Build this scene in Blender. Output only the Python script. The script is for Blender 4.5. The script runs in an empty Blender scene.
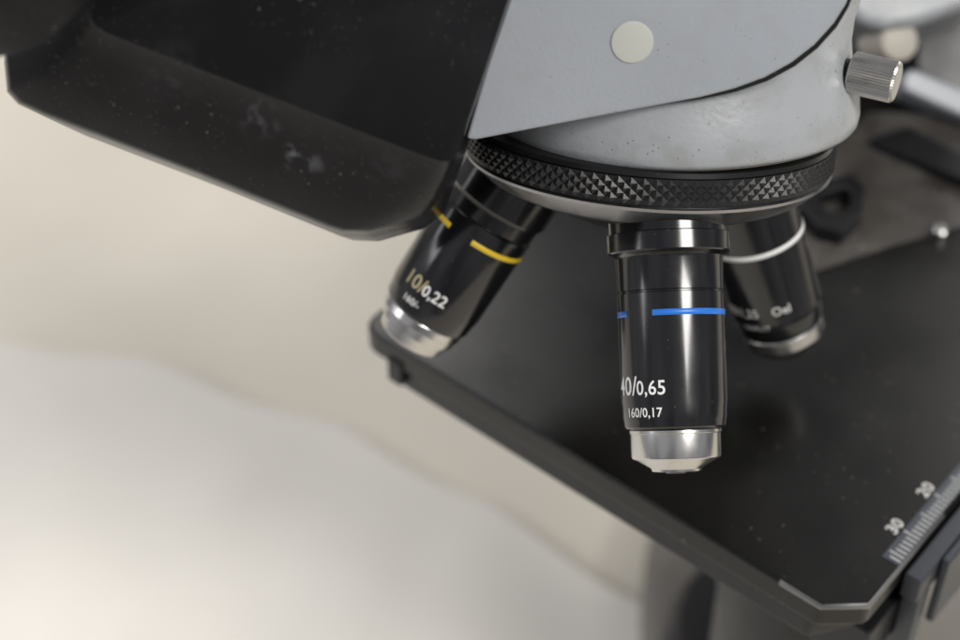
import bpy, bmesh, math, random
from mathutils import Vector, Matrix
random.seed(4)
S=0.001
sc=bpy.context.scene; COL=sc.collection
rad=math.radians
# ---------------------------------------------------------------- view frame (mm)
F=1791.0; P=rad(45); ZS=150.0
CAM=Vector((0,0,ZS+273)); R=Vector((1,0,0)); U=Vector((0,math.sin(P),math.cos(P))); D=Vector((0,math.cos(P),-math.sin(P)))
def ray(px,py): return D+R*((px-480)/F)+U*((320-py)/F)
def cp(px,py,t): return CAM+ray(px,py)*t
def rp(px,py,pt,n):
    r=ray(px,py); return CAM+r*((pt-CAM).dot(n)/r.dot(n))
def G(px,py,z): return rp(px,py,Vector((0,0,z)),Vector((0,0,1)))
# ---------------------------------------------------------------- materials
def mat(name,base,rough=.4,metal=0,bump=0,bscale=800,specks=0,spcol=(.5,.47,.4),coat=0,rvar=0,vscale=60,cvar=0,scuffs=(),spscale=900,spec=.5,patch=(.42,.6),grime=0,ior=1.5,grcol=(.20,.18,.15),grscale=180):
    m=bpy.data.materials.new(name); m.use_nodes=True; nt=m.node_tree; N=nt.nodes; L=nt.links
    b=N['Principled BSDF']; b.inputs['Metallic'].default_value=metal; b.inputs['Roughness'].default_value=rough
    b.inputs['Coat Weight'].default_value=coat; b.inputs['Coat Roughness'].default_value=.12
    b.inputs['Specular IOR Level'].default_value=spec; b.inputs['IOR'].default_value=ior
    tc=N.new('ShaderNodeTexCoord'); co=tc.outputs['Object']
    def noise(sv,det=4):
        n=N.new('ShaderNodeTexNoise'); n.inputs['Scale'].default_value=sv; n.inputs['Detail'].default_value=det
        L.new(co,n.inputs['Vector']); return n.outputs['Fac']
    def ramp(src,a,c,lo=0,hi=1):
        r=N.new('ShaderNodeMapRange'); r.inputs[1].default_value=a; r.inputs[2].default_value=c
        r.inputs[3].default_value=lo; r.inputs[4].default_value=hi; L.new(src,r.inputs[0]); return r.outputs[0]
    def mix(fac,c1,c2):
        x=N.new('ShaderNodeMix'); x.data_type='RGBA'; L.new(fac,x.inputs[0])
        for k,c in ((6,c1),(7,c2)):
            if isinstance(c,tuple): x.inputs[k].default_value=(*c,1)
            else: L.new(c,x.inputs[k])
        return x.outputs[2]
    def math_(op,a,c):
        x=N.new('ShaderNodeMath'); x.operation=op
        for k,v in ((0,a),(1,c)):
            if isinstance(v,(int,float)): x.inputs[k].default_value=v
            else: L.new(v,x.inputs[k])
        return x.outputs[0]
    col=None
    if cvar:
        col=mix(ramp(noise(vscale),.3,.7),tuple(x*(1-cvar) for x in base),tuple(min(1,x*(1+cvar)) for x in base))
    else:
        b.inputs['Base Color'].default_value=(*base,1)
    cur=col if col else tuple(base)
    if grime:
        f=math_('MULTIPLY',ramp(noise(grscale,8),.50,.68),grime)
        cur=mix(f,cur,grcol)
    if specks:
        for sc_,k in ((spscale,1.0),(spscale*.5,.22)):
            v=N.new('ShaderNodeTexVoronoi'); v.inputs['Scale'].default_value=sc_; L.new(co,v.inputs['Vector'])
            sp=N.new('ShaderNodeSeparateColor'); L.new(v.outputs['Color'],sp.inputs[0])
            f=ramp(v.outputs['Distance'],.10,.22,1,0)
            g=ramp(sp.outputs[0],1-specks*k,1-specks*k+.01,0,1)
            h=ramp(noise(70,3),patch[0],patch[1])
            f=math_('MULTIPLY',math_('MULTIPLY',f,g),h)
            cur=mix(f,cur,spcol)
    for (pt,rr,st) in scuffs:
        vm=N.new('ShaderNodeVectorMath'); vm.operation='DISTANCE'; L.new(co,vm.inputs[0]); vm.inputs[1].default_value=pt*S
        f=ramp(vm.outputs['Value'],rr*.3*S,rr*S,1,0)
        f=math_('MULTIPLY',f,ramp(noise(420,6),.49,.60)); f=math_('MULTIPLY',f,st)
        cur=mix(f,cur,(.24,.24,.26))
    if not isinstance(cur,tuple): L.new(cur,b.inputs['Base Color'])
    if rvar: L.new(ramp(noise(vscale*1.7,5),.3,.7,max(.02,rough-rvar),rough+rvar),b.inputs['Roughness'])
    if bump:
        bp=N.new('ShaderNodeBump'); bp.inputs['Strength'].default_value=bump; bp.inputs['Distance'].default_value=.0002
        L.new(noise(bscale,3),bp.inputs['Height']); L.new(bp.outputs[0],b.inputs['Normal'])
    return m
# ---------------------------------------------------------------- mesh helpers
ROOT=None; ROOTLOC=Vector((0,0,0))
def finish(name,bm,m,parent=None,ang=32,bev=0,segs=3,label=None,flat=False):
    bmesh.ops.recalc_face_normals(bm,faces=bm.faces)
    for f in bm.faces: f.smooth=not flat
    for e in bm.edges:
        if len(e.link_faces)==2 and e.calc_face_angle(0)>rad(ang): e.smooth=False
    me=bpy.data.meshes.new(name); bm.to_mesh(me); bm.free()
    o=bpy.data.objects.new(name,me); COL.objects.link(o); me.materials.append(m)
    if parent is not None:
        o.parent=parent
        if parent is ROOT: o.matrix_parent_inverse=Matrix.Translation(-ROOTLOC)
    if bev:
        md=o.modifiers.new('bevel','BEVEL'); md.width=bev*S; md.segments=segs; md.limit_method='ANGLE'; md.angle_limit=rad(28)
        md.harden_normals=True
        for e in me.edges: e.use_edge_sharp=False
    if label: o['label']=label
    return o
def lathe(bm,prof,O,ax,v,n=96,cap0=True,cap1=True,a0=0,a1=360):
    ax=ax.normalized(); v=(v-ax*v.dot(ax)).normalized(); w=ax.cross(v)
    full=(a1-a0)>=360; cnt=n if full else n+1
    rings=[]
    for t,r in prof:
        ring=[]
        for i in range(cnt):
            a=rad(a0+(a1-a0)*i/n); ring.append(bm.verts.new((O+ax*t+(v*math.cos(a)+w*math.sin(a))*r)*S))
        rings.append(ring)
    for k in range(len(rings)-1):
        for i in range(n):
            j=(i+1)%cnt
            bm.faces.new((rings[k][i],rings[k][j],rings[k+1][j],rings[k+1][i]))
    if cap0 and full: bm.faces.new(rings[0])
    if cap1 and full: bm.faces.new(rings[-1][::-1])
def loft(bm,loops):
    L=[[bm.verts.new(p*S) for p in lp] for lp in loops]
    n=len(L[0])
    for k in range(len(L)-1):
        for i in range(n):
            j=(i+1)%n; bm.faces.new((L[k][i],L[k][j],L[k+1][j],L[k+1][i]))
    bm.faces.new(L[0]); bm.faces.new(L[-1][::-1])
def new(): return bmesh.new()
def text2d(parts,off=.012):
    out=[]
    for s,size,x,y in parts:
        cu=bpy.data.curves.new('tmp','FONT'); cu.body=s; cu.size=size; cu.resolution_u=3; cu.offset=size*off; cu.space_character=1.03
        ob=bpy.data.objects.new('tmp',cu); COL.objects.link(ob); bpy.context.view_layer.update()
        me=bpy.data.meshes.new_from_object(ob.evaluated_get(bpy.context.evaluated_depsgraph_get()))
        bm=bmesh.new(); bm.from_mesh(me); bmesh.ops.triangulate(bm,faces=bm.faces)
        for _ in range(2):
            long_=[e for e in bm.edges if e.calc_length()>.5]
            if long_: bmesh.ops.subdivide_edges(bm,edges=long_,cuts=1); bmesh.ops.triangulate(bm,faces=bm.faces)
        bm.verts.ensure_lookup_table(); bm.verts.index_update()
        out.append(([(v.co.x+x,v.co.y+y) for v in bm.verts],[[v.index for v in f.verts] for f in bm.faces]))
        bm.free(); bpy.data.objects.remove(ob); bpy.data.meshes.remove(me); bpy.data.curves.remove(cu)
    return out
def place_text(bm,parts,fn,off=.012):
    for vs,fs in text2d(parts,off):
        V=[bm.verts.new(fn(x,y)*S) for x,y in vs]
        for f in fs:
            try: bm.faces.new([V[i] for i in f])
            except ValueError: pass
# ---------------------------------------------------------------- frames
T=cp(648,150,335)
def camv(x,y,z): return (R*x+U*y+D*z).normalized()
A=camv(-.050,-math.cos(rad(21)),math.sin(rad(21)))
Fv=(-D-A*(-D).dot(A)).normalized(); Sv=A.cross(Fv)
if Sv.dot(R)<0: Sv=-Sv
L0=G(360,325,ZS); B0=G(853,626,ZS)
e1=(B0-L0).normalized(); e2=Vector((-e1.y,e1.x,0)); SL=(B0-L0).length
def st(u,v,z): return L0+e1*u+e2*v+Vector((0,0,z))
# ---------------------------------------------------------------- materials list
boxsc=[(cp(322,158,285),2.6,.5),(cp(302,151,284),4.2,.4),(cp(262,112,281),5,.2),(cp(180,60,280),7,.08),(cp(395,150,285),7,.10)]
M_box=mat('black_plastic',(.010,.010,.011),.24,bump=.12,bscale=2600,specks=.24,spcol=(.15,.13,.10),rvar=.05,vscale=40,scuffs=boxsc,spscale=1900,spec=.5,patch=(.40,.56),ior=1.23,grime=.08,grcol=(.06,.06,.065),grscale=60)
M_lac=mat('black_lacquer',(.005,.005,.006),.18,coat=.35,specks=.05,spcol=(.12,.12,.12),spscale=1800,rvar=.06)
M_blk=mat('black_metal',(.009,.009,.010),.34,rvar=.06,specks=.06,spcol=(.12,.11,.09),spscale=1500,spec=.3)
M_kn=mat('knurled_black_metal',(.011,.011,.012),.40,metal=.0,spec=.38,specks=.2,spcol=(.08,.07,.06),spscale=1600)
M_grey=mat('grey_paint',(.315,.335,.365),.40,bump=.30,bscale=1300,specks=.14,spcol=(.12,.11,.10),rvar=.06,vscale=30,cvar=.03,spscale=1200,patch=(.45,.6),grime=.10)
M_grey2=mat('collar_grey_paint',(.325,.343,.362),.38,bump=.38,bscale=1100,specks=.24,spcol=(.12,.105,.085),rvar=.08,vscale=60,cvar=.05,spscale=1200,patch=(.40,.58),grime=.25)
M_steel=mat('polished_steel',(.58,.57,.55),.23,metal=1,rvar=.03,vscale=200)
M_satin=mat('satin_steel',(.33,.33,.34),.36,metal=1,rvar=.08,vscale=120)
M_stage=mat('stage_black_enamel',(.006,.0058,.0055),.24,bump=.05,bscale=500,specks=.12,spcol=(.11,.10,.08),rvar=.06,vscale=28,cvar=.25,spscale=800,spec=.5,ior=1.36,grime=.10,grcol=(.04,.036,.032),grscale=45)  # grime colour here also paints in patches of worn sheen
M_refl=mat('mottled_reflection_metal',(.050,.045,.040),.36,rvar=.1,vscale=70,cvar=.4,specks=.3,spcol=(.25,.24,.22),spscale=700,grime=.4,grcol=(.11,.105,.10),grscale=90)
M_strip=mat('scale_strip_metal',(.045,.052,.068),.4,metal=.2)
M_edge=mat('worn_metal_edge',(.30,.30,.30),.35,metal=1)
M_white=mat('white_paint_marks',(.78,.78,.76),.5)
M_dim=mat('faded_white_marks',(.64,.64,.62),.5)
M_gold=mat('worn_gold_marks',(.42,.36,.20),.5)
M_blue=mat('blue_enamel',(.02,.17,.62),.35)
M_yel=mat('yellow_enamel',(.72,.50,.02),.35)
M_cap=mat('cream_plastic_plug',(.46,.47,.43),.45,bump=.05)
M_glass=mat('lens_glass',(.02,.02,.03),.03,coat=1)
M_base=mat('base_grey_paint',(.40,.37,.32),.5,cvar=.08,vscale=20)
M_foot=mat('foot_dull_grey_paint',(.17,.155,.135),.5,cvar=.1,vscale=20)
M_rail=mat('dark_grey_rail_metal',(.045,.05,.06),.35,metal=.4)
# ---------------------------------------------------------------- table surface and cloth, two tones painting in a shadow boundary
ZT=-20
def table():
    bm=new(); n=200; W=1700.0
    vs=[]
    for j in range(n+1):
        for i in range(n+1):
            x=-800+W*i/n; y=-350+W*j/n
            c=.45*x+.9*y
            z=ZT+1.4*math.sin(c*.052+1.2*math.sin(x*.012))+1.6*math.sin(x*.026+y*.034)+1.6*math.sin(y*.036-x*.021+1)
            vs.append(bm.verts.new(Vector((x,y,z))*S))
    for j in range(n):
        for i in range(n):
            q=j*(n+1)+i; bm.faces.new((vs[q],vs[q+1],vs[q+n+2],vs[q+n+1]))
    m=mat('beige_table_covering',(.715,.665,.57),.85,bump=.4,bscale=900,cvar=.06,vscale=11)
    o=finish('tabletop',bm,m,None,60)
    o['kind']='structure'; o['label']='beige table surface far below and behind the microscope'
table()
def cloth():
    px=[(-420,300),(-200,330),(-60,338),(60,362),(150,372),(250,412),(340,436),(430,490),(500,520),(590,585),(680,640),(800,760)]
    c=[G(x,y,ZT) for x,y in px]; pts=[]
    for i in range(len(c)-1):
        p0_,p1,p2,p3=c[max(0,i-1)],c[i],c[i+1],c[min(len(c)-1,i+2)]
        for k in range(10):
            t=k/10; pts.append(.5*((2*p1)+(p2-p0_)*t+(2*p0_-5*p1+4*p2-p3)*t*t+(3*p1-p0_-3*p2+p3)*t**3))
    off=Vector((-.5,-.86,0)); prof=[(0,4.4),(4,4.7),(12,5.2),(24,6.2),(38,7.4),(55,8.6),(75,9.2),(95,9),(125,10),(160,8),(220,7),(320,7),(520,7)]
    bm=new(); rows=[]
    for q,p in enumerate(pts):
        row=[]
        for d,z in prof:
            w=min(1,d/40)
            zz=max(4.3,z*(1+.15*math.sin(q*.19))+w*1.6*math.sin(q*.23+d*.035)+w*1.0*math.sin(q*.41-d*.05))
            row.append(bm.verts.new((p+off*d+Vector((0,0,zz)))*S))
        rows.append(row)
    for a,b in zip(rows,rows[1:]):
        for k in range(len(prof)-1): bm.faces.new((a[k],a[k+1],b[k+1],b[k]))
    m=mat('lit_tone_cotton',(.755,.72,.66),.9,bump=.4,bscale=900,cvar=.05,vscale=12)  # paler than the table, colour stands in for the lit side
    o=finish('cloth',bm,m,None,70)
    md=o.modifiers.new('smooth','SUBSURF'); md.levels=1; md.render_levels=2
    o['label']='blurred off-white cloth at lower left, paler than the beige table to paint in a shadow edge'; o['category']='cloth'
cloth()
# ---------------------------------------------------------------- microscope root
ROOTLOC=G(760,420,0)*S
ROOT=bpy.data.objects.new('microscope',None); COL.objects.link(ROOT); ROOT.location=ROOTLOC
ROOT['label']='grey and black laboratory microscope with rotating nosepiece above a black stage'; ROOT['category']='microscope'
# ---- nosepiece
CA=rad(24); RR=34.6
bm=new()
lathe(bm,[(-5.5,20),(-5.5,33.2),(-5.35,33.7),(-4.5,33.9),(-4.3,33.2),(.4,33.2),(.6,33.9),(1.6,33.2),(3,28)],T,A,Fv,160)
turret=finish('nosepiece',bm,M_blk,ROOT,25)
bm=new()
lathe(bm,[(.7,33.6),(1.0,34.2),(1.6,34.0),(4.6,30.6),(5.2,29.6),(5.2,24)],T,A,Fv,160,False,False)
finish('lower_rim',bm,M_satin,turret,25)
bm=new()
lathe(bm,[(4.0,29.9),(5.6,29.0),(8.0,23),(11.5,15),(13.5,7),(13.6,0.5)],T,A,Fv,120,False,True)
finish('lower_cone',bm,M_blk,turret,25)
bm=new(); n=196; J=6; rows=[]
for j in range(J):
    t=-4.3+.96*j; row=[]
    for i in range(n):
        a=2*math.pi*i/n; pk=(i+j)%2==0
        r=RR-.05 if pk else RR-.58
        if j in (0,J-1): r=RR-.58
        row.append(bm.verts.new((T+A*t+(Fv*math.cos(a)+Sv*math.sin(a))*r)*S))
    rows.append(row)
for j in range(J-1):
    for i in range(n):
        k=(i+1)%n; a,b,c,d=rows[j][i],rows[j][k],rows[j+1][k],rows[j+1][i]
        if (i+j)%2==0: bm.faces.new((a,b,d)); bm.faces.new((b,c,d))
        else: bm.faces.new((a,b,c)); bm.faces.new((a,c,d))
finish('knurled_grip_ring',bm,M_kn,turret,1,flat=True)
# ---- objectives
def objective(phi,prof,collar,bandt,bandm,gap,texts,label,ca=CA,mount_r=23,dt=0,dx=0,k=1.0,kl=1.0,tm=None,gold=False):
    prof=[(t*kl,r*k) for t,r in prof]; collar=[(t*kl,r*k) for t,r in collar]; bandt*=kl
    rd=Fv*math.cos(phi)+Sv*math.sin(phi)
    M=T+A*8+rd*mount_r+R*dx; o=(A*math.cos(ca)+rd*math.sin(ca)).normalized()
    M=M+o*dt
    toc=(CAM-(M+o*22)).normalized(); v=(toc-o*toc.dot(o)).normalized(); w=o.cross(v)
    if w.dot(R)<0: w=-w
    bm=new(); lathe(bm,prof,M,o,v,128)
    ob=finish('objective',bm,M_lac,ROOT,22,label=label)
    bm=new(); lathe(bm,collar,M,o,v,128)
    c=finish('front_collar',bm,M_steel,ob,22)
    bm=new(); tt,rr=collar[-1]
    lathe(bm,[(tt+.02,rr*.62),(tt+.3,rr*.55),(tt+.45,rr*.3),(tt+.5,.05)],M,o,v,48)
    finish('front_lens',bm,M_glass,ob,40)
    def rad_at(t):
        for (t0,r0),(t1,r1) in zip(prof,prof[1:]):
            if t0<=t<=t1 and t1>t0: return r0+(r1-r0)*(t-t0)/(t1-t0)
        return prof[-1][1]
    if bandm:
        rb=rad_at(bandt)
        a0,a1=gap
        def ringseg(x0,x1):
            n=max(8,int((x1-x0)/3)); V=[]
            for t in (bandt-.52,bandt-.47,bandt+.47,bandt+.52):
                rr=rb+(.0 if abs(t-bandt)>.5 else .07)
                V.append([bm.verts.new((M+o*t+(v*math.cos(rad(x0+(x1-x0)*i/n))+w*math.sin(rad(x0+(x1-x0)*i/n)))*rr)*S) for i in range(n+1)])
            for q in range(3):
                for i in range(n): bm.faces.new((V[q][i],V[q][i+1],V[q+1][i+1],V[q+1][i]))
        bm=new(); ringseg(a1,a0+360)
        finish('colour_band',bm,bandm,ob,60)
    bm=new(); bg=new()
    for q,(parts,ac,tb) in enumerate(texts):
        tb*=kl
        xs=[x for vs,_ in text2d(parts) for x,_y in vs]; cx=(min(xs)+max(xs))/2
        def fn(x,y):
            t=tb-y; r=rad_at(t)+.06; a=rad(ac)+(x-cx)*.94/r
            return M+o*t+(v*math.cos(a)+w*math.sin(a))*r
        if gold and q==0:
            place_text(bg,parts[:1],fn); place_text(bm,parts[1:],fn)
        else: place_text(bm,parts,fn)
    finish('engraved_lettering',bm,tm or M_white,ob,60)
    if gold: finish('worn_lettering',bg,M_gold,ob,60,label='dull worn gold lettering')
    else: bg.free()
    return M,o,v
prof40=[(-5,10.9),(-.2,10.9),(0,11.3),(3.3,11.3),(3.6,11.1),(3.9,10.4),(4.3,9.9),(4.8,9.8),(10.6,9.75),(10.75,9.5),(11.0,9.5),(11.15,9.75),(13,9.75),(31.2,9.65),(32.6,9.5),(34.2,9.45),(34.7,9.35),(35.9,9.2),(36.2,8.95),(36.4,8.4),(36.5,7.5)]
col40=[(36.3,7.4),(36.35,8.2),(36.6,8.4),(37.1,8.4),(37.25,8.2),(41.5,8.15),(41.8,8.05),(42.0,7.8),(42.15,7.3),(43.6,4.9),(43.9,4.6),(44.3,4.5),(44.4,4.1),(44.4,3.3)]
p0=rad(12)
M40,o40,v40=objective(p0,prof40,col40,14.9,M_blue,(-54,-20),
  [([('40/',4.6,0,0),('0,65',3.5,5.9,0)],-43,29.9),([('160/0,17',2.3,0,0)],-36,34.0)],
  'front black objective with a blue band, marked 40/0,65',dt=1.0,dx=-2.1,k=.965,kl=.94)
prof10=[(-5,10.6),(6.5,10.6),(7.2,10.3),(7.6,9.8),(10.2,9.7),(10.4,9.5),(10.8,9.8),(11.4,9.95),(30.6,9.7),(31.2,9.5),(34.0,9.2),(34.4,9.0),(34.5,8)]
col10=[(34.3,7.9),(34.4,8.4),(34.8,8.6),(36.4,8.6),(36.6,8.3),(38.4,8.0),(38.6,7.4),(41.0,6.8),(41.3,6.4),(41.3,5.2),(40.7,5.0),(40.7,4.6)]
objective(p0-rad(100),prof10,col10,14.2,M_yel,(-31,0),
  [([('10/',4.1,0,0),('0,22',3.2,5.1,0)],-14,29.0),([('160/-',2.0,0,0)],-22,32.2)],
  'left black objective with a yellow band, marked 10/0,22',ca=rad(29),dt=-2.8,dx=-2.7,k=.97,kl=.94,gold=True)
prof100=[(-5,10),(-.6,10.2),(0,11),(2.6,11),(3.2,10.4),(3.8,9.6),(12,9.6),(30.5,9.4),(31.3,9.0),(34,8.8),(35,8.6),(35.3,7.4)]
col100=[(35.1,7.3),(35.2,8.2),(35.7,8.4),(38.2,8.3),(39.5,7.6),(42,5.0),(43.4,3.2),(43.6,2.6)]
objective(p0+rad(102),prof100,col100,13.8,M_white,(-150,-149),
  [([('100/1,25',2.7,0,0),('Oel',2.7,12.6,0)],-32,28.0),([('160/0,17',1.8,0,0)],-34,31.4)],
  'right rear black objective with a white band, marked Oel',ca=rad(23),dt=-1.6,dx=-1.5,k=.97,kl=.97,tm=M_dim)
# ---- collar above the nosepiece (set at a slight slant)
CC=T+Sv*4.4; AC=(A+Sv*.07).normalized()
bm=new(); lathe(bm,[(-5.6,29),(-5.6,32.3),(-5.9,33.1),(-6.8,33.8),(-8.4,34.1),(-11,33.9),(-14,33.3),(-18,32.3),(-22,31.9),(-26,32.3),(-32,33.8),(-40,35.8),(-60,38)],CC,AC,Fv,160)
collar=finish('nosepiece_collar',bm,M_grey2,ROOT,35)
bm=new(); lathe(bm,[(-5.56,31.0),(-5.56,32.6),(-5.9,33.25)],CC,AC,Fv,160,False,False)
finish('collar_seam',bm,M_base,collar,25)
# ---- side plate / head housing
pn=Fv; ppt=T+Fv*34.9
pl=[(540,-70),(503,10),(466,139),(476,140),(560,124),(640,109),(700,98),(735,89),(765,78),(792,63),(815,45),(834,24),(846,5),(856,-20),(866,-70)]
front=[rp(x,y,ppt,pn) for x,y in pl]
bm=new(); loft(bm,[front,[p-Fv*46 for p in front]])
head=finish('head_housing',bm,M_grey,ROOT,30,bev=.6)
pl2=[(560,-60),(530,10),(510,125),(560,120),(640,107),(700,99.5),(736,92),(767,81.5),(795,66.5),(818,48.2),(837,27.2),(849,7),(859,-20),(864,-60)]
rc=[rp(x,y,T+Fv*34.1,pn) for x,y in pl2]
bm=new(); loft(bm,[rc,[p-Fv*20 for p in rc]])
finish('gap_shade_strip',bm,M_blk,head,30,bev=.2)  # black strip added to paint the shaded gap beneath the plate
pc=rp(632,42,ppt,pn)
bm=new(); lathe(bm,[(-1,3.5),(.12,3.5),(.3,3.35),(.34,3.1),(.32,.1)],pc,Fv,Sv,64,False,True)
finish('round_plug',bm,M_cap,head,30)
# ---- thumbscrew
TO=cp(838,69,316); td=camv(.90,-.27,-.34)
bm=new(); lathe(bm,[(-8,3.3),(-.2,3.3),(.1,3.1),(.1,2.2),(3.5,2.2)],TO,td,U,48)
ts=finish('thumbscrew',bm,M_blk,ROOT,30)
bm=new(); n=100; pr=[(2.3,2.0,0),(2.3,3.4,0),(2.6,3.75,1),(10.2,3.75,1),(10.6,3.45,0),(10.7,3.1,0),(10.6,2.7,0)]
vv=(U-td*U.dot(td)).normalized(); ww=td.cross(vv); rings=[]
for t,r,k in pr:
    rings.append([bm.verts.new((TO+td*t+(vv*math.cos(2*math.pi*i/n)+ww*math.sin(2*math.pi*i/n))*(r-(.15 if (k and i%2) else 0)))*S) for i in range(n)])
for a in range(len(rings)-1):
    for i in range(n):
        j=(i+1)%n; bm.faces.new((rings[a][i],rings[a][j],rings[a+1][j],rings[a+1][i]))
bm.faces.new(rings[0]); bm.faces.new(rings[-1][::-1])
M_knob=mat('knob_steel',(.50,.49,.47),.32,metal=1,rvar=.05,vscale=200)
finish('knurled_knob',bm,M_knob,ts,12)
# ---- black prism housing at left
A1=[(112,-60),(92,8),(91,18),(97,27),(108,33),(250,88),(425,156),(440,161),(448,161.5),(453,160),(457,154),(484,75),(510,-4),(525,-60)]
A3=[(10,-60),(4,62),(7,92),(18,104),(44,116),(200,176),(326,227.5),(340,232),(368,233),(418,219),(441,201),(484,78),(512,-2),(527,-60)]
def dep(x,y,base): return base+ (y-100)*.03
def lerp2(a,b,t): return [(x0+(x1-x0)*t,y0+(y1-y0)*t) for (x0,y0),(x1,y1) in zip(a,b)]
bm=new(); loops=[]
for t,z in ((0,276),(.006,276.05),(.014,276.3),(.022,276.65),(.30,279.6),(.60,282.8),(.945,286.4),(.975,287.4),(.992,289),(1,292)):
    loops.append([cp(x,y,dep(x,y,z)) for x,y in lerp2(A1,A3,t)])
loops.append([p+D*31 for p in loops[-1]])
loft(bm,loops)
box=finish('prism_housing',bm,M_box,ROOT,40,label='black plastic housing with a scuffed, dusty front face')
bm=new(); E0=cp(15,-25,268); lathe(bm,[(-30,13.5),(0,13.5),(3,13.0),(3.5,12.2)],E0,camv(.25,-.35,.55),U,64)
lathe(bm,[(-34,16),(-10,16),(-9,15)],E0,camv(.25,-.35,.55),U,64)
finish('eyepiece_tube',bm,M_box,ROOT,30)
# ---- stage
def rounded(pts,rs,seg=6):
    out=[]; n=len(pts)
    for i,(p,r) in enumerate(zip(pts,rs)):
        p=Vector(p); a=Vector(pts[i-1]); b=Vector(pts[(i+1)%n])
        if r<=0: out.append(p); continue
        da=(a-p).normalized(); db=(b-p).normalized(); p0_=p+da*r; p1_=p+db*r
        for k in range(seg+1):
            t=k/seg; out.append(p0_*(1-t)**2+p*2*t*(1-t)+p1_*t*t)
    return out
SW=150
out=rounded([(0,0),(SL-7,0),(SL,6),(SL,SW),(0,SW)],[5,1.5,1.5,5,5])
bm=new(); loft(bm,[[st(u,v,0) for u,v in out],[st(u,v,-6.5) for u,v in out]])
stage=finish('stage',bm,M_stage,ROOT,30,bev=.8,label='black specimen stage plate with dust and a millimetre scale')
bm=new(); o2=rounded([(9,1.2),(SL-9,1.2),(SL-3,9),(SL-3,SW-4),(9,SW-4)],[3,1,1,3,3])
loft(bm,[[st(u,v,-6.6) for u,v in o2],[st(u,v,-13) for u,v in o2]])
loft(bm,[[st(u,v,z) for u,v in [(8,-.8),(12,-.8),(12,3.2),(8,3.2)]] for z in (-4.2,-11)])
finish('lower_plate',bm,M_blk,stage,30,bev=.6)
bm=new()
path=[(SL-16,-.05),(SL-7,-.05),(SL+.05,6),(SL+.05,34)]
inn=[(SL-16,.35),(SL-6.85,.35),(SL-.4,6.1),(SL-.4,34)]
V0=[bm.verts.new(st(u,v,-.28)*S) for u,v in path]; V1=[bm.verts.new(st(u,v,.06)*S) for u,v in inn]; V2=[bm.verts.new(st(u+ (0.08),v-.08,-.9)*S) for u,v in path]
for i in range(3):
    bm.faces.new((V0[i],V0[i+1],V1[i+1],V1[i])); bm.faces.new((V2[i],V2[i+1],V0[i+1],V0[i]))
finish('worn_edge',bm,M_edge,stage,60)
def uv_of(px,py):
    p=G(px,py,ZS)-L0; return p.dot(e1),p.dot(e2)
u30,v30=uv_of(908,534); u20,v20=uv_of(938,497)
step=abs(v20-v30)
sp=bmesh.new(); loft(sp,[[st(u,v,z) for u,v in ((SL-4.1,v30-8),(SL-.5,v30-8),(SL-.5,v30+80),(SL-4.1,v30+80))] for z in (.2,-.5)])
finish('scale_strip',sp,M_strip,stage,30)
bm=new()
def line(u0,v0,u1,v1,w,z=.28):
    d=Vector((u1-u0,v1-v0)).normalized(); nn=Vector((-d.y,d.x))*w/2
    q=[(u0+nn.x,v0+nn.y),(u1+nn.x,v1+nn.y),(u1-nn.x,v1-nn.y),(u0-nn.x,v0-nn.y)]
    bm.faces.new([bm.verts.new(st(a,b,z)*S) for a,b in q])
for k in range(-6,60):
    v=v30+k*step/10
    ln=2.3 if k%5 else (3.0 if k%10 else 3.4)
    line(SL-.6-ln,v,SL-.6,v,.27)
for k,s in enumerate(('30','20')):
    vc=v30+step*k; uc=SL-5.9
    xs=[x for vs,_ in text2d([(s,3.4,0,0)]) for x,_y in vs]; cx=(min(xs)+max(xs))/2
    place_text(bm,[(s,3.4,0,0)],lambda x,y,vc=vc,cx=cx,uc=uc: st(uc+1.1-y,vc+(x-cx)*1.1,.09))
finish('millimetre_scale',bm,M_dim,stage,60)
bm=new()
loft(bm,[[st(u,v,z) for u,v in ((SL-12,10),(SL+.2,10),(SL+.2,90),(SL-12,90))] for z in (-13.5,-26)])
finish('stage_carriage',bm,M_blk,stage,30,bev=.6)
bm=new()
for (u0,u1,v0,v1,z0,z1) in ((SL+.3,SL+4.2,19,90,-3.2,-10),(SL+4.3,SL+6.2,26,90,-2.4,-22),(SL+.3,SL+4.2,21,25,-10.2,-34)):
    loft(bm,[[st(u,v,z) for u,v in ((u0,v0),(u1,v0),(u1,v1),(u0,v1))] for z in (z0,z1)])
finish('guide_rail',bm,M_rail,stage,30,bev=.5)
bm=new()
spx=[(760,262),(790,190),(830,150),(868,112),(1010,112),(1010,212),(960,226),(890,245),(822,268),(790,276)]
g1=[G(x,y,ZS+.8) for x,y in spx]
loft(bm,[g1,[Vector((p.x,p.y,ZS-.4)) for p in g1]])
finish('reflection_plate',bm,M_refl,stage,30,bev=.25)  # thin added plate, its mottled grey-brown paints a reflection on the stage
bm=new()
hp=[(830,178),(852,172),(866,186),(862,214),(842,232),(818,226),(800,204),(806,186)]
hi=[(832,190),(846,186),(852,194),(850,206),(840,212),(828,209),(819,200),(822,192)]
top=[G(x,y,ZS+5) for x,y in hp]; inn=[G(x,y,ZS+5) for x,y in hi]; dz=Vector((0,0,-4.1))
Lp=[[bm.verts.new(p*S) for p in l] for l in ([p+dz for p in top],top,inn,[p+dz for p in inn])]
for k in range(3):
    for i in range(8):
        j=(i+1)%8; bm.faces.new((Lp[k][i],Lp[k][j],Lp[k+1][j],Lp[k+1][i]))
sh=finish('specimen_holder',bm,M_blk,stage,30,bev=.6)
bm=new(); lathe(bm,[(0,1.8),(2.2,1.8),(2.6,1.4),(2.6,.1)],G(939,236,ZS),Vector((0,0,1)),R,32); finish('stage_screw',bm,M_steel,stage,30)
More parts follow.
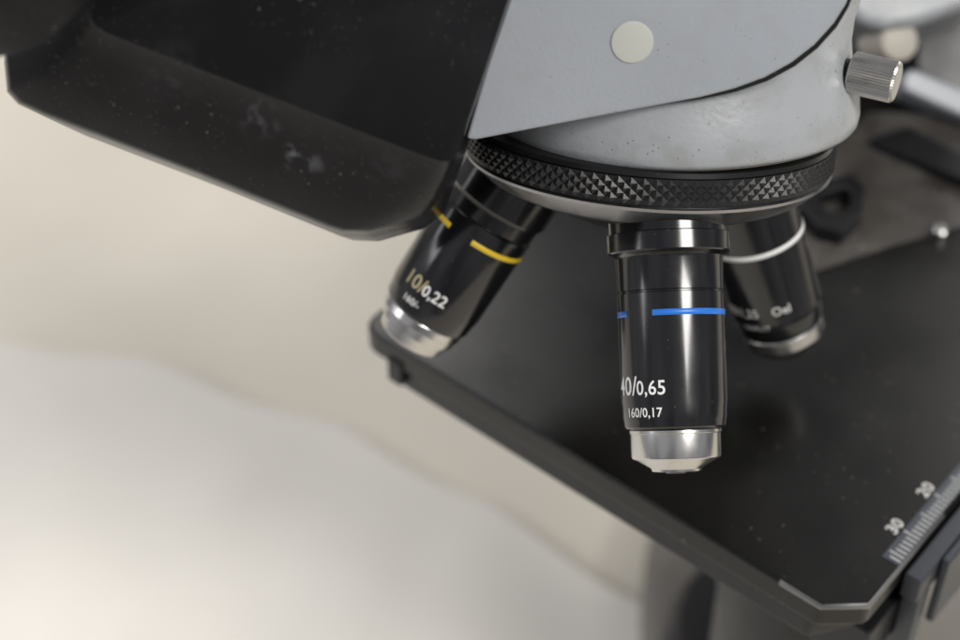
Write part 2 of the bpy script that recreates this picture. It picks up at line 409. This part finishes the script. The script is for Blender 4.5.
bm=new()
bar=[uv_of(868,150),uv_of(905,138),uv_of(1010,190),uv_of(1010,215)]
loft(bm,[[st(u,v,z) for u,v in bar] for z in (3.8,.85)])
finish('holder_slide_bar',bm,M_blk,stage,30,bev=.5)
# ---- arm, dark hollow block, rear parts (upper right)
def slab(name,px,d0,d1,m,parent=ROOT,bev=1.0,label=None):
    bm=new(); f=[cp(x,y,d0) for x,y in px]; loft(bm,[f,[p+D*(d1-d0) for p in f]]); return finish(name,bm,m,parent,30,bev=bev,label=label)
arm=slab('arm',[(835,-90),(845,8),(862,24),(888,30),(920,24),(960,10),(1010,-8),(1060,-40),(1060,-120),(835,-120)],398,450,M_grey2,ROOT,5,'pale grey microscope arm rising behind the nosepiece')
slab('arm_column',[(832,10),(892,12),(906,60),(910,100),(900,165),(836,170)],452,480,M_grey,arm,bev=3)
slab('dark_hollow_block',[(908,10),(1040,-20),(1060,150),(908,112)],446,520,M_blk,arm,bev=3)  # black block added to paint the shade of the hollow beneath the arm
slab('rack_bar',[(902,76),(912,68),(1040,122),(1040,150),(960,115),(904,90)],425,440,M_grey,arm,bev=1)
bm=new(); lathe(bm,[(-10,4.6),(3,4.6),(4,4.2),(4.3,3.4),(4.3,.1)],cp(893,42,405),camv(.15,-.1,-.9),U,48); finish('lock_knob',bm,M_base,arm,30)
# ---- condenser, base
bm=new(); cc=G(800,610,95); cc.z=0
lathe(bm,[(40,20),(60,22),(92,22),(94,24),(128,24),(130,21),(136,21)],Vector((cc.x+6,cc.y+12,0)),Vector((0,0,1)),R,64)
finish('condenser',bm,M_blk,ROOT,30)
bp=[G(640,540,2),G(655,760,2),G(1200,760,2),G(1200,380,2),G(720,380,2)]
bm=new(); o=rounded([(p.x,p.y) for p in bp],[22,0,0,0,18],12)
loft(bm,[[Vector((q[0],q[1],z)) for q in o] for z in (2,-30)])
finish('base',bm,M_foot,ROOT,30,bev=5,segs=5)
lp=G(784,655,8)
bm=new(); lathe(bm,[(2,34),(14,33),(20,30),(20.5,1)],Vector((lp.x,lp.y,0)),Vector((0,0,1)),R,64); finish('lamp_housing',bm,M_blk,ROOT,30)
# ---------------------------------------------------------------- camera
cam=bpy.data.cameras.new('camera'); co=bpy.data.objects.new('camera',cam); COL.objects.link(co); sc.camera=co
co.location=CAM*S; co.rotation_euler=(math.pi/2-P,0,0)
cam.sensor_width=36; cam.lens=F*36/960; cam.clip_start=.01; cam.clip_end=20
fd=((M40+o40*25+v40*9.5)-CAM).dot(D)
cam.dof.use_dof=True; cam.dof.focus_distance=(fd+1)*S; cam.dof.aperture_fstop=9.5
# ---------------------------------------------------------------- light
w=bpy.data.worlds.new('World'); sc.world=w; w.use_nodes=True
wn=w.node_tree.nodes; wl=w.node_tree.links; bg=wn['Background']
tc=wn.new('ShaderNodeTexCoord'); nz=wn.new('ShaderNodeTexNoise'); nz.inputs['Scale'].default_value=2.4; nz.inputs['Detail'].default_value=1
wl.new(tc.outputs['Generated'],nz.inputs['Vector'])
mr=wn.new('ShaderNodeMapRange'); mr.inputs[1].default_value=.36; mr.inputs[2].default_value=.64; mr.inputs[3].default_value=.13; mr.inputs[4].default_value=.42
wl.new(nz.outputs['Fac'],mr.inputs[0]); wl.new(mr.outputs[0],bg.inputs[1])
bg.inputs[0].default_value=(.95,.95,1,1)
def area(loc,size,power,col,tgt=(.04,.26,.16),sy=None):
    l=bpy.data.lights.new('area_lamp','AREA'); l.energy=power; l.color=col; l.size=size
    if sy: l.shape='RECTANGLE'; l.size_y=sy
    o=bpy.data.objects.new('area_lamp',l); COL.objects.link(o); o.location=loc
    o.rotation_euler=(Vector(tgt)-Vector(loc)).to_track_quat('-Z','Y').to_euler()
area((.55,-.35,1.1),.42,13,(1,.975,.93))
area((-.9,.2,.75),.6,5,(.97,.97,1))
area((.7,1.0,.9),.5,4,(1,.97,.93))
area((-.12,1.05,.95),.28,1.3,(1,.98,.95),tgt=(.03,.30,.15))
sc.view_settings.view_transform='Standard'; sc.view_settings.look='None'; sc.view_settings.exposure=0
